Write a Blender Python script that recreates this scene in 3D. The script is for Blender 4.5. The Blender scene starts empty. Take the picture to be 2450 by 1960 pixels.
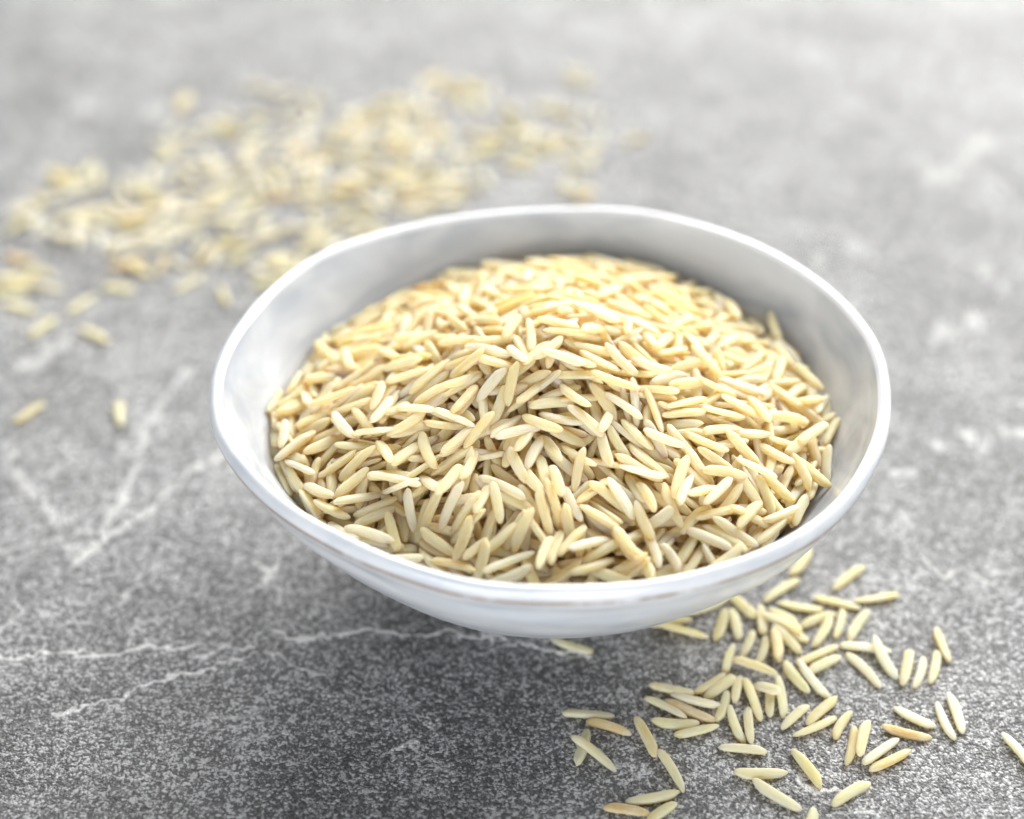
import bpy, bmesh, math, random
import numpy as np
from mathutils import Vector, Matrix, Euler

MM = 0.001                      # the scene is in metres; measures below are in millimetres
R = math.radians
sc = bpy.context.scene
COL = sc.collection

# ------------------------------------------------------------------ camera
cam_data = bpy.data.cameras.new('camera')
cam = bpy.data.objects.new('camera', cam_data)
COL.objects.link(cam)
cam.location = Vector((-5.99, -220.47, 196.54)) * MM
cam.rotation_euler = (R(90 - 37.0), 0, 0)
cam_data.lens = 65.0
cam_data.sensor_width = 36.0
cam_data.sensor_fit = 'HORIZONTAL'
cam_data.clip_start = 0.01
cam_data.clip_end = 20
cam_data.dof.use_dof = True
cam_data.dof.focus_distance = 0.260
cam_data.dof.aperture_fstop = 7.3
sc.camera = cam

# ------------------------------------------------------------------ light: one big soft window behind, a weak room around
world = bpy.data.worlds.new('World')
sc.world = world
world.use_nodes = True
bg = world.node_tree.nodes['Background']
bg.inputs['Color'].default_value = (0.98, 0.99, 1.0, 1)
bg.inputs['Strength'].default_value = 0.22

def window_lamp(name, azimuth, elevation, dist, w, h, watts, color):
    ld = bpy.data.lights.new(name, 'AREA')
    ld.shape = 'RECTANGLE'; ld.size = w; ld.size_y = h
    ld.energy = watts; ld.color = color
    o = bpy.data.objects.new(name, ld)
    COL.objects.link(o)
    d = Vector((math.cos(R(azimuth)) * math.cos(R(elevation)), math.sin(R(azimuth)) * math.cos(R(elevation)), math.sin(R(elevation))))
    o.location = d * dist
    o.rotation_euler = (-d).to_track_quat('-Z', 'Y').to_euler()
    return o
window_lamp('window_light', 67, 34, 1.5, 1.7, 1.0, 78, (1.0, 0.985, 0.96))
window_lamp('room_fill_light', -98, 13, 1.3, 1.8, 0.4, 22, (0.96, 0.98, 1.0))

sc.view_settings.view_transform = 'Standard'
sc.view_settings.look = 'None'
sc.view_settings.exposure = 0.06
sc.view_settings.gamma = 1.0
sc.view_settings.use_curve_mapping = False
sc.render.engine = 'CYCLES'
sc.cycles.use_denoising = True
sc.cycles.use_adaptive_sampling = True
sc.cycles.adaptive_threshold = 0.035
sc.cycles.adaptive_min_samples = 16
sc.cycles.max_bounces = 9
sc.cycles.transparent_max_bounces = 8
sc.cycles.diffuse_bounces = 8
sc.cycles.glossy_bounces = 3
sc.cycles.caustics_reflective = False
sc.cycles.caustics_refractive = False

# ------------------------------------------------------------------ measures taken for this place (mm)
# rice grains: x, y, yaw, length, layer, tone, label (no label: joined into the heap)
SPILLED = [
    (3.01, -19.34, -0.421, 7.02, 1, 'g','pale greenish rice grain falling gently right on stone just below bowl'),
    (20.06, -16.14, -0.292, 7.94, 1, 'n','pale yellow rice grain lying level on stone just below bowl, lowest'),
    (18.36, -14.1, 0.21, 6.6, 0, 'n','pale yellow rice grain lying level on stone just below bowl, topmost'),
    (24.08, -10.72, 0.456, 7.72, 0, 'n','pale yellow rice grain rising gently right in upper spill beside bowl, second from top'),
    (29.55, -10.45, -0.971, 6.67, 1, 'n','pale yellow rice grain falling steeply right in upper spill beside bowl, topmost'),
    (25.95, -14.7, 1.29, 7.46, 0, 'n','pale yellow rice grain pointing forward in upper spill beside bowl, third from top'),
    (28.16, -14.65, 1.664, 6.6, 0, 'n','pale yellow rice grain pointing forward in upper spill beside bowl, second from top'),
    (35.97, -6.94, 0.709, 8.11, 1, 'n','pale yellow rice grain rising gently right in upper spill beside bowl, topmost'),
    (32.28, -13.56, 1.518, 6.6, 0, 'o','amber tinged rice grain pointing forward in upper spill beside bowl'),
    (35.24, -14.79, -0.634, 7.14, 2, 'n','pale yellow rice grain falling gently right in upper spill beside bowl, second from top'),
    (35.71, -12.76, -0.677, 5.34, 1, 'n','pale yellow rice grain falling gently right in upper spill beside bowl, topmost'),
    (38.49, -10.76, -0.254, 7.1, 1, 'n','pale yellow rice grain lying level in upper spill beside bowl'),
    (40.86, -13.58, 0.448, 6.54, 1, 'n','pale yellow rice grain rising gently right in upper spill beside bowl, third from top'),
    (41.29, -16.37, 1.045, 7.33, 1, 'n','pale yellow rice grain rising steeply right in upper spill beside bowl, second from top'),
    (44.09, -14.58, 1.247, 6.75, 0, 'n','pale yellow rice grain pointing forward in upper spill beside bowl, topmost'),
    (46.82, -14.84, 1.021, 8.09, 0, 'n','pale yellow rice grain rising steeply right in upper spill beside bowl, topmost'),
    (44.39, -9.81, -0.359, 7.48, 1, 'n','pale yellow rice grain falling gently right in far right of spill'),
    (50.56, -8.76, 0.212, 7.55, 0, 'n','pale yellow rice grain lying level in far right of spill'),
    (46.88, -4.05, 0.78, 8.11, 1, 'n','pale yellow rice grain rising gently right in far right of spill'),
    (40.03, -0.34, 1.032, 7.75, 0, 'o','amber tinged rice grain rising steeply right in upper spill beside bowl'),
    (33.82, -19.75, 1.565, 6.6, 0, 'n','pale yellow rice grain pointing forward in upper spill beside bowl, fourth from top'),
    (35.67, -18.15, 2.174, 6.6, 0, 'n','pale yellow rice grain falling steeply right in upper spill beside bowl, lowest'),
    (37.1, -16.51, -0.956, 5.2, 1, 'n','pale yellow rice grain falling steeply right in upper spill beside bowl, second from top'),
    (39.76, -21.26, 0.526, 7.85, 0, 'n','pale yellow rice grain rising gently right in upper spill beside bowl, fourth from top'),
    (40.45, -23.22, 0.557, 6.6, 0, 'n','pale yellow rice grain rising gently right in upper spill beside bowl, lowest'),
    (47.28, -19.78, -0.188, 7.96, 1, 'w','creamy white rice grain lying level in upper spill beside bowl'),
    (49.59, -22.2, -1.262, 8.4, 2, 'w','creamy white rice grain falling steeply right in upper spill beside bowl, topmost'),
    (46.38, -24.4, -1.06, 8.32, 1, 'w','creamy white rice grain falling steeply right in upper spill beside bowl, lowest'),
    (52.71, -23.92, 1.272, 7.87, 1, 'n','pale yellow rice grain pointing forward in upper spill beside bowl, lowest'),
    (54.51, -25.02, 1.178, 7.05, 1, 'w','creamy white rice grain pointing forward in upper spill beside bowl'),
    (56.87, -23.86, 1.25, 7.29, 1, 'n','pale yellow rice grain pointing forward in upper spill beside bowl, eighth from top'),
    (58.88, -19.0, -1.453, 7.54, 1, 'o','amber tinged rice grain falling steeply right in upper spill beside bowl'),
    (35.93, -25.98, -1.117, 7.2, 1, 'n','pale yellow rice grain falling steeply right in middle of front spill, topmost'),
    (38.37, -26.56, -1.082, 8.4, 2, 'w','creamy white rice grain falling steeply right in middle of front spill'),
    (38.94, -32.63, 0.792, 7.77, 1, 'n','pale yellow rice grain rising steeply right in middle of front spill, topmost'),
    (34.82, -33.9, 0.824, 6.55, 1, 'n','pale yellow rice grain rising steeply right in middle of front spill, second from top'),
    (37.59, -35.84, 0.498, 7.57, 2, 'n','pale yellow rice grain rising gently right in middle of front spill, second from top'),
    (41.44, -35.37, 1.017, 6.4, 1, 'n','pale yellow rice grain rising steeply right in middle of front spill, lowest'),
    (42.26, -39.5, 1.269, 7.88, 1, 'o','amber tinged rice grain pointing forward in lower part of spill'),
    (43.94, -38.45, 1.264, 7.35, 1, 'n','pale yellow rice grain pointing forward in middle of front spill, lowest'),
    (46.19, -40.51, 0.689, 7.61, 1, 'w','creamy white rice grain rising gently right in lower part of spill'),
    (47.22, -42.27, 0.529, 7.75, 1, 'o','amber tinged rice grain rising gently right in lower part of spill'),
    (50.45, -37.03, 2.813, 7.3, 1, 'b','brownish amber rice grain falling gently right at right side of spill'),
    (52.08, -34.08, -0.635, 6.74, 1, 'w','creamy white rice grain falling gently right at right side of spill'),
    (56.35, -34.61, -1.419, 7.72, 1, 'w','creamy white rice grain falling steeply right at right side of spill, topmost'),
    (58.34, -33.18, -1.512, 8.05, 1, 'w','creamy white rice grain pointing forward at right side of spill'),
    (65.75, -40.39, -1.163, 7.43, 1, 'w','creamy white rice grain falling steeply right at right side of spill, lowest'),
    (35.42, -43.65, -1.124, 7.89, 1, 'n','pale yellow rice grain falling steeply right in lower part of spill'),
    (40.78, -48.24, 0.617, 7.25, 1, 'n','pale yellow rice grain rising gently right in lower part of spill'),
    (34.5, -53.59, 1.179, 5.7, 1, 'n','pale yellow rice grain pointing forward in lower part of spill'),
    (28.75, -44.71, 0.014, 7.64, 2, 'g','pale greenish rice grain lying level in lower part of spill, lowest'),
    (30.46, -48.7, -0.715, 8.4, 1, 'w','creamy white rice grain falling gently right in lower part of spill'),
    (26.73, -40.15, -0.111, 6.97, 1, 'g','pale greenish rice grain lying level in lower part of spill, topmost'),
    (26.14, -35.47, 1.78, 7.18, 1, 'n','pale yellow rice grain falling steeply right in middle of front spill, lowest'),
    (28.06, -35.58, 1.533, 7.71, 1, 'n','pale yellow rice grain pointing forward in middle of front spill, sixth from top'),
    (29.16, -30.51, 1.751, 8.4, 2, 'n','pale yellow rice grain pointing forward in middle of front spill, third from top'),
    (31.39, -28.8, -0.758, 5.2, 1, 'w','creamy white rice grain falling gently right in middle of front spill, topmost'),
    (31.65, -30.77, -1.72, 6.6, 0, 'n','pale yellow rice grain pointing forward in middle of front spill, fourth from top'),
    (33.28, -30.17, 1.608, 7.72, 0, 'n','pale yellow rice grain pointing forward in middle of front spill, second from top'),
    (27.01, -28.48, 1.339, 6.31, 1, 'n','pale yellow rice grain pointing forward in middle of front spill, topmost'),
    (24.66, -31.82, 1.248, 6.6, 0, 'n','pale yellow rice grain pointing forward in middle of front spill, fifth from top'),
    (24.58, -28.09, 0.698, 6.27, 2, 'n','pale yellow rice grain rising gently right in middle of front spill, topmost'),
    (23.2, -27.26, 0.691, 6.6, 0, 'o','amber tinged rice grain rising gently right in middle of front spill'),
    (20.7, -30.91, -0.343, 7.61, 2, 'w','creamy white rice grain falling gently right in middle of front spill, lowest'),
    (17.4, -28.45, -0.279, 6.87, 1, 'g','pale greenish rice grain lying level in middle of front spill, topmost'),
    (16.42, -32.12, -0.689, 7.46, 1, 'n','pale yellow rice grain falling gently right in middle of front spill'),
    (19.83, -32.75, -0.565, 8.17, 0, 'b','brownish amber rice grain falling gently right in middle of front spill'),
    (17.49, -35.17, -0.065, 7.0, 0, 'g','pale greenish rice grain lying level in middle of front spill, lowest'),
    (20.52, -36.64, 0.299, 6.88, 1, 'n','pale yellow rice grain rising gently right in middle of front spill, lowest'),
    (13.19, -37.71, 1.893, 8.25, 1, 'o','amber tinged rice grain falling steeply right in middle of front spill'),
    (16.43, -44.13, 1.951, 8.22, 1, 'g','pale greenish rice grain falling steeply right near bottom of dark stone'),
    (13.43, -49.09, 0.213, 7.89, 1, 'g','pale greenish rice grain lying level near bottom of dark stone'),
    (9.67, -51.27, 2.953, 6.58, 1, 'b','brownish amber rice grain lying level near bottom of dark stone'),
    (14.39, -51.77, 0.693, 5.78, 1, 'n','pale yellow rice grain rising gently right near bottom of dark stone'),
    (5.66, -41.22, -0.715, 8.4, 2, 'g','pale greenish rice grain falling gently right at left end of spill'),
    (3.98, -39.83, -1.85, 7.35, 0, 'g','pale greenish rice grain pointing forward at left end of spill'),
    (7.96, -35.84, -0.397, 7.02, 1, 'b','brownish amber rice grain falling gently right at left end of spill'),
    (5.05, -33.46, -0.09, 7.65, 1, 'g','pale greenish rice grain lying level at left end of spill'),
    (26.52, -21.86, 1.261, 6.45, 1, 'n','pale yellow rice grain pointing forward in upper spill beside bowl, seventh from top'),
    (29.5, -19.13, 1.181, 6.74, 1, 'n','pale yellow rice grain rising steeply right in upper spill beside bowl, lowest'),
    (31.63, -20.5, 1.232, 6.82, 1, 'n','pale yellow rice grain pointing forward in upper spill beside bowl, sixth from top'),
    (30.14, -24.43, -0.607, 7.64, 2, 'n','pale yellow rice grain falling gently right in upper spill beside bowl, lowest'),
    (33.84, -19.75, -1.563, 6.6, 0, 'n','pale yellow rice grain pointing forward in upper spill beside bowl, fifth from top'),
]
STRAY = [
    (-90.9, 39.1, 0.988, 7.14, 1, 'o','amber tinged rice grain rising gently right alone on stone left of bowl'),
    (-74.96, 38.83, -1.371, 7.77, 1, 'g','pale greenish rice grain pointing forward alone on stone left of bowl'),
    (-83.8, 63.18, -0.643, 7.8, 1, 'g','pale greenish rice grain falling gently right at edge of blurred scatter, lowest'),
    (-93.91, 65.46, 1.007, 7.8, 1, 'g','pale greenish rice grain rising gently right at edge of blurred scatter, lowest'),
    (-99.62, 72.07, -0.427, 7.8, 1, 'g','pale greenish rice grain falling gently right at edge of blurred scatter, topmost'),
    (-88.15, 73.22, 0.95, 7.41, 1, 'g','pale greenish rice grain rising gently right at edge of blurred scatter, third from top'),
    (-82.1, 78.73, -0.162, 6.21, 1, 'g','pale greenish rice grain lying level at edge of blurred scatter'),
    (-68.58, 80.51, 0.852, 7.8, 1, 'g','pale greenish rice grain rising gently right at edge of blurred scatter, second from top'),
    (-61.38, 76.1, 1.894, 7.31, 1, 'g','pale greenish rice grain pointing forward at edge of blurred scatter'),
    (-101.75, 82.86, 0.291, 7.72, 1, 'n','pale yellow rice grain lying level at edge of blurred scatter'),
    (-103.35, 89.24, -0.296, 5.8, 1, 'b','brownish amber rice grain lying level at edge of blurred scatter, topmost'),
    (-81.68, 87.33, 0.334, 7.8, 1, 'b','brownish amber rice grain lying level at edge of blurred scatter, lowest'),
    (-59.85, 90.41, 0.885, 7.8, 1, 'g','pale greenish rice grain rising gently right at edge of blurred scatter, topmost'),
    (-53.49, 81.34, 0.579, 7.72, 1, 'n','pale yellow rice grain rising gently right at edge of blurred scatter'),
    (-79.34, 85.61, -0.621, 7.8, 1, 'n','pale yellow rice grain falling gently right at edge of blurred scatter'),
]
HEAPED = [
    (-32.87, -0.84, 0.189, 7.85, 2, 'n','pale yellow rice grain rising gently right high on left of heap, fourth from top'),
    (-29.86, -3.63, -0.127, 7.58, 1, 'n','pale yellow rice grain rising gently right high on left of heap, lowest'),
    (-25.56, -3.69, 1.386, 6.7, 2, 'n','pale yellow rice grain pointing forward high on left of heap, lowest'),
    (-24.73, -7.3, 1.147, 6.7, 2, 'w','creamy white rice grain rising steeply right on left slope of heap'),
    (-30.53, -8.09, -1.022, 7.12, 1, 'w','creamy white rice grain falling steeply right on left slope of heap'),
    (-27.47, -7.8, -1.06, 6.7, 1, 'n','pale yellow rice grain falling steeply right on left slope of heap, topmost'),
    (-25.87, -11.14, -0.304, 6.7, 2, 'w','creamy white rice grain lying level on left slope of heap, topmost'),
    (-27.84, -12.53, -0.241, 7.47, 1, 'n','pale yellow rice grain lying level on left slope of heap'),
    (-23.9, -15.65, -1.232, 6.7, 2, 'n','pale yellow rice grain falling steeply right on left slope of heap, lowest'),
    (-30.78, -14.93, 0.493, 6.7, 1, 'n','pale yellow rice grain rising gently right on left slope of heap, second from top'),
    (-27.92, -15.99, 0.669, 7.09, 2, 'n','pale yellow rice grain rising steeply right on left slope of heap, second from top'),
    (-28.49, -19.31, 0.742, 6.7, 2, 'n','pale yellow rice grain rising steeply right on left slope of heap, lowest'),
    (-20.95, -11.45, 0.474, 6.7, 1, 'n','pale yellow rice grain rising gently right on left slope of heap, topmost'),
    (-19.63, -9.18, -0.615, 7.49, 2, 'w','creamy white rice grain falling gently right on left slope of heap, topmost'),
    (-13.98, -12.54, -0.473, 6.7, 2, 'w','creamy white rice grain falling gently right on front slope of heap, topmost'),
    (-17.95, -16.1, -1.278, 8.06, 2, 'n','pale yellow rice grain pointing forward on left slope of heap, topmost'),
    (-14.41, -18.54, 0.441, 7.18, 1, 'n','pale yellow rice grain rising gently right on front slope of heap, topmost'),
    (-20.77, -16.12, 0.867, 6.7, 1, 'n','pale yellow rice grain rising steeply right on left slope of heap, topmost'),
    (-13.64, -16.08, 0.811, 6.7, 1, 'n','pale yellow rice grain rising steeply right on front slope of heap, third from top'),
    (-12.79, -9.35, 1.016, 6.7, 2, 'n','pale yellow rice grain rising steeply right high on middle of heap, fifth from top'),
    (-17.35, -5.97, 0.43, 6.7, 1, 'n','pale yellow rice grain rising gently right high on left of heap, third from top'),
    (-22.98, -19.45, 0.005, 6.7, 1, 'n','pale yellow rice grain rising gently right on left slope of heap, third from top'),
    (-22.23, -20.91, -0.375, 8.2, 2, 'w','creamy white rice grain lying level on left slope of heap, second from top'),
    (-21.49, -22.5, -0.348, 7.09, 2, 'w','creamy white rice grain lying level on left slope of heap, lowest'),
    (-27.51, -22.18, 0.237, 7.03, 2, 'w','creamy white rice grain rising gently right on left slope of heap'),
    (-24.97, -23.67, 0.203, 6.7, 1, 'n','pale yellow rice grain rising gently right on left slope of heap, fourth from top'),
    (-33.28, -19.28, -0.799, 6.7, 2, 'w','creamy white rice grain falling gently right at left edge of heap, lowest'),
    (-36.38, -13.74, -0.793, 6.7, 2, 'w','creamy white rice grain falling gently right at left edge of heap, topmost'),
    (-36.95, -15.48, -1.131, 6.7, 1, 'n','pale yellow rice grain falling steeply right at left edge of heap, second from top'),
    (-34.35, -20.82, -1.038, 6.7, 1, 'n','pale yellow rice grain falling steeply right at left edge of heap, lowest'),
    (-31.23, -23.08, -0.646, 6.7, 1, 'n','pale yellow rice grain falling gently right on left slope of heap'),
    (-32.2, -17.81, -0.067, 6.7, 0, 'n',''),
    (-29.41, -27.04, -0.795, 6.7, 2, 'w','creamy white rice grain falling gently right on left slope of heap, second from top'),
    (-25.49, -28.47, -0.485, 7.97, 2, 'w','creamy white rice grain falling gently right on left slope of heap, lowest'),
    (-24.97, -25.21, 0.231, 6.7, 1, 'n','pale yellow rice grain rising gently right on left slope of heap, lowest'),
    (-22.35, -28.13, -1.302, 6.7, 1, 'n','pale yellow rice grain pointing forward on left slope of heap, lowest'),
    (-21.22, -26.17, -1.288, 6.7, 0, 'n',''),
    (-20.03, -25.71, -1.357, 6.7, 1, 'w','creamy white rice grain pointing forward on left slope of heap'),
    (-17.38, -21.98, -1.076, 6.7, 1, 'w','creamy white rice grain falling steeply right on front slope of heap, topmost'),
    (-16.99, -26.48, 1.054, 6.7, 1, 'n','pale yellow rice grain rising steeply right on front slope of heap, seventh from top'),
    (-14.58, -23.39, 1.047, 6.7, 2, 'n','pale yellow rice grain rising steeply right on front slope of heap, sixth from top'),
    (-14.39, -26.4, 1.08, 7.59, 2, 'w','creamy white rice grain rising steeply right on front slope of heap, lowest'),
    (-12.11, -27.29, 0.902, 6.7, 1, 'n','pale yellow rice grain rising steeply right on front slope of heap, eighth from top'),
    (-12.11, -25.11, -0.132, 4.6, 1, 'w',''),
    (-12.14, -20.46, 1.332, 6.7, 1, 'n','pale yellow rice grain pointing forward on front slope of heap, fourth from top'),
    (-14.9, -14.79, 0.152, 6.7, 0, 'n',''),
    (-37.89, -9.55, 0.772, 6.7, 2, 'w','creamy white rice grain rising steeply right at left edge of heap'),
    (-39.41, -6.48, -1.572, 6.7, 2, 'w','creamy white rice grain pointing forward at left edge of heap'),
    (-38.16, 0.42, 0.461, 6.7, 1, 'n','pale yellow rice grain rising gently right at left edge of heap'),
    (-35.33, -5.59, 0.364, 6.7, 0, 'n',''),
    (-33.12, -9.91, 0.624, 6.94, 0, 'n',''),
    (-32.96, -12.09, 0.845, 6.7, 0, 'n',''),
    (-26.29, -16.48, 0.284, 6.7, 0, 'n',''),
    (-21.27, -13.87, 0.814, 6.7, 0, 'n',''),
    (-15.56, -9.86, -0.683, 6.7, 0, 'n',''),
    (-13.13, -6.08, 0.441, 6.7, 1, 'n','pale yellow rice grain rising gently right high on middle of heap, lowest'),
    (-18.18, -26.88, -1.823, 6.7, 0, 'n',''),
    (-6.85, -13.89, 0.838, 6.7, 1, 'w','creamy white rice grain rising steeply right on front slope of heap, topmost'),
    (-5.14, -15.72, 0.377, 7.06, 2, 'w','creamy white rice grain rising gently right on front slope of heap'),
    (-10.69, -14.79, 0.941, 7.15, 2, 'n','pale yellow rice grain rising steeply right on front slope of heap, topmost'),
    (-13.58, -16.02, 0.837, 6.7, 1, 'n','pale yellow rice grain rising steeply right on front slope of heap, second from top'),
    (-8.67, -16.57, -1.187, 6.7, 0, 'o',''),
    (-5.82, -17.51, 1.148, 6.7, 1, 'n','pale yellow rice grain rising steeply right on front slope of heap, fourth from top'),
    (-4.06, -16.44, 1.162, 6.7, 1, 'n',''),
    (-1.8, -14.61, -0.512, 6.7, 2, 'n','pale yellow rice grain falling gently right on front slope of heap, topmost'),
    (0.87, -13.34, -0.315, 6.7, 2, 'w','creamy white rice grain falling gently right on front slope of heap, second from top'),
    (4.49, -13.88, -0.557, 6.7, 2, 'w','creamy white rice grain falling gently right on front slope of heap, third from top'),
    (1.46, -15.07, -0.432, 6.7, 1, 'n','pale yellow rice grain falling gently right on front slope of heap, second from top'),
    (-2.86, -18.46, 1.197, 6.7, 2, 'w','creamy white rice grain rising steeply right on front slope of heap, second from top'),
    (-1.8, -20.9, -1.446, 6.7, 1, 'n','pale yellow rice grain pointing forward on front slope of heap, second from top'),
    (-0.48, -17.52, -1.133, 6.7, 1, 'n','pale yellow rice grain falling steeply right on front slope of heap, second from top'),
    (-5.22, -20.86, -1.129, 6.7, 1, 'n','pale yellow rice grain falling steeply right on front slope of heap, third from top'),
    (-3.23, -23.41, -1.09, 6.7, 1, 'n','pale yellow rice grain falling steeply right on front slope of heap, fourth from top'),
    (7.15, -13.77, 1.218, 4.6, 2, 'w','creamy white rice grain pointing forward on front slope of heap'),
    (6.98, -17.22, -1.375, 6.7, 1, 'n','pale yellow rice grain pointing forward on front slope of heap, topmost'),
    (8.99, -15.95, -1.044, 6.7, 1, 'n','pale yellow rice grain falling steeply right on front slope of heap, topmost'),
    (3.16, -18.48, -0.741, 6.72, 1, 'n','pale yellow rice grain falling gently right on front slope of heap, third from top'),
    (3.17, -20.96, 1.35, 7.01, 2, 'n','pale yellow rice grain pointing forward on front slope of heap, fifth from top'),
    (5.16, -24.01, 0.819, 6.7, 1, 'n','pale yellow rice grain rising steeply right on front slope of heap, fifth from top'),
    (9.04, -25.53, -0.993, 7.23, 2, 'w','creamy white rice grain falling steeply right on front slope of heap, second from top'),
    (7.19, -25.02, -0.634, 6.7, 1, 'n','pale yellow rice grain falling gently right on front slope of heap, fourth from top'),
    (6.67, -26.77, -0.832, 6.7, 0, 'n',''),
    (6.02, -28.59, -0.536, 6.7, 2, 'n','pale yellow rice grain falling gently right on front slope of heap, lowest'),
    (2.25, -26.3, -1.216, 6.81, 2, 'w','creamy white rice grain falling steeply right on front slope of heap, lowest'),
    (0.15, -24.67, -1.357, 6.7, 2, 'n','pale yellow rice grain pointing forward on front slope of heap, sixth from top'),
    (-0.34, -26.82, -1.159, 6.7, 1, 'n','pale yellow rice grain falling steeply right on front slope of heap, lowest'),
    (-1.71, -28.47, -1.261, 7.15, 2, 'n','pale yellow rice grain pointing forward on front slope of heap, ninth from top'),
    (-1.74, -34.92, 1.297, 6.9, 2, 'n','pale yellow rice grain pointing forward against front rim of bowl, second from top'),
    (-7.23, -23.81, -0.638, 8.2, 2, 'w','creamy white rice grain falling gently right on front slope of heap, lowest'),
    (-6.23, -21.91, -0.794, 8.2, 0, 'o','amber tinged rice grain falling steeply right on front slope of heap'),
    (-10.01, -25.82, 1.238, 6.7, 1, 'n','pale yellow rice grain pointing forward on front slope of heap, seventh from top'),
    (-8.08, -26.47, -1.388, 6.7, 2, 'n','pale yellow rice grain pointing forward on front slope of heap, eighth from top'),
    (-5.63, -26.15, -0.566, 6.7, 1, 'n','pale yellow rice grain falling gently right on front slope of heap, fifth from top'),
    (-3.54, -26.32, -1.08, 6.7, 0, 'n',''),
    (-5.3, -30.07, 0.984, 6.7, 1, 'n','pale yellow rice grain rising steeply right on front slope of heap, tenth from top'),
    (-4.65, -31.03, 0.995, 6.7, 2, 'n','pale yellow rice grain rising steeply right on front slope of heap, lowest'),
    (-2.68, -30.69, -0.942, 6.7, 1, 'n',''),
    (-9.12, -29.44, 1.221, 6.7, 1, 'n','pale yellow rice grain pointing forward on front slope of heap, lowest'),
    (-6.62, -28.93, 0.856, 6.7, 0, 'n',''),
    (-7.66, -31.45, 0.628, 6.7, 1, 'n','pale yellow rice grain rising gently right against front rim of bowl, topmost'),
    (-10.34, -32.2, 0.803, 6.7, 1, 'n','pale yellow rice grain rising steeply right against front rim of bowl, second from top'),
    (-12.25, -27.43, 0.878, 6.7, 1, 'n','pale yellow rice grain rising steeply right on front slope of heap, ninth from top'),
    (-11.95, -29.62, 0.391, 6.7, 1, 'n','pale yellow rice grain rising gently right on front slope of heap, lowest'),
    (-12.51, -31.7, 1.156, 6.7, 2, 'n','pale yellow rice grain rising steeply right against front rim of bowl, topmost'),
    (-10.06, -34.51, 1.284, 6.7, 1, 'n','pale yellow rice grain pointing forward against front rim of bowl, lowest'),
    (-13.84, -34.48, -0.414, 6.7, 1, 'o','amber tinged rice grain falling gently right against front rim of bowl'),
    (-6.48, -34.86, 0.356, 7.63, 2, 'w','creamy white rice grain rising gently right against front rim of bowl, second from top'),
    (-6.28, -36.83, 0.301, 6.7, 2, 'w','creamy white rice grain rising gently right against front rim of bowl, lowest'),
    (-3.68, -33.34, -0.641, 6.7, 0, 'n',''),
    (-0.16, -33.23, 1.301, 7.13, 1, 'n','pale yellow rice grain pointing forward against front rim of bowl, topmost'),
    (1.93, -32.76, 0.962, 6.7, 2, 'n','pale yellow rice grain rising steeply right against front rim of bowl, third from top'),
    (4.47, -32.93, 0.567, 7.34, 2, 'w','creamy white rice grain rising gently right against front rim of bowl, topmost'),
    (6.22, -33.47, 0.471, 6.7, 1, 'n','pale yellow rice grain rising gently right against front rim of bowl, second from top'),
    (4.72, -35.84, 0.435, 6.86, 2, 'n','pale yellow rice grain rising gently right against front rim of bowl, lowest'),
    (0.89, -36.37, 0.536, 6.7, 1, 'o','amber tinged rice grain rising gently right against front rim of bowl'),
    (8.91, -32.81, -1.201, 6.7, 1, 'n','pale yellow rice grain falling steeply right against front rim of bowl, topmost'),
    (6.89, -36.99, -0.477, 6.7, 1, 'n','pale yellow rice grain falling gently right against front rim of bowl, lowest'),
    (10.22, -31.18, 0.798, 6.7, 0, 'n',''),
    (4.73, -30.26, -0.486, 6.7, 0, 'n',''),
    (-11.88, -20.42, 1.277, 6.7, 1, 'n','pale yellow rice grain pointing forward on front slope of heap, third from top'),
    (-14.44, -20.72, 0.638, 6.7, 0, 'n',''),
    (7.42, -20.14, -0.939, 6.7, 0, 'n',''),
    (5.11, -16.51, 1.216, 6.7, 0, 'n',''),
    (9.2, -35.8, 0.155, 6.7, 1, 'n',''),
    (-7.45, -36.64, 0.029, 6.7, 0, 'n',''),
    (11.58, -14.75, -0.874, 6.7, 2, 'n','pale yellow rice grain falling steeply right on right slope of heap, topmost'),
    (12.96, -18.91, -0.829, 8.2, 1, 'n','pale yellow rice grain falling steeply right on right slope of heap, fourth from top'),
    (12.04, -21.51, -0.365, 7.03, 2, 'w','creamy white rice grain falling gently right on right slope of heap, third from top'),
    (15.28, -15.95, -0.517, 6.7, 2, 'w','creamy white rice grain falling gently right on right slope of heap, topmost'),
    (17.72, -15.42, -0.922, 6.7, 1, 'n','pale yellow rice grain falling steeply right on right slope of heap, second from top'),
    (21.47, -15.17, -0.327, 6.7, 2, 'n','pale yellow rice grain falling gently right on right slope of heap, second from top'),
    (14.78, -17.75, -0.662, 6.7, 0, 'n',''),
    (20.09, -19.26, -0.855, 6.7, 1, 'n','pale yellow rice grain falling steeply right on right slope of heap, fifth from top'),
    (22.73, -17.89, -0.425, 6.7, 1, 'n','pale yellow rice grain falling gently right on right slope of heap, third from top'),
    (26.64, -14.34, -0.735, 6.7, 2, 'n','pale yellow rice grain falling steeply right on right slope of heap, third from top'),
    (28.3, -18.43, -0.561, 6.7, 2, 'w','creamy white rice grain falling gently right on right slope of heap, second from top'),
    (26.91, -21.64, -0.982, 6.7, 1, 'n','pale yellow rice grain falling steeply right on right slope of heap, sixth from top'),
    (31.49, -13.89, -0.754, 6.7, 2, 'n','pale yellow rice grain falling steeply right at right edge of heap, fourth from top'),
    (35.17, -15.97, -1.263, 7.07, 2, 'n','pale yellow rice grain falling steeply right at right edge of heap, fifth from top'),
    (36.91, -15.65, -0.854, 6.7, 1, 'n','pale yellow rice grain falling steeply right at right edge of heap, sixth from top'),
    (31.19, -19.57, -0.693, 6.7, 1, 'n','pale yellow rice grain falling steeply right at right edge of heap, seventh from top'),
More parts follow.
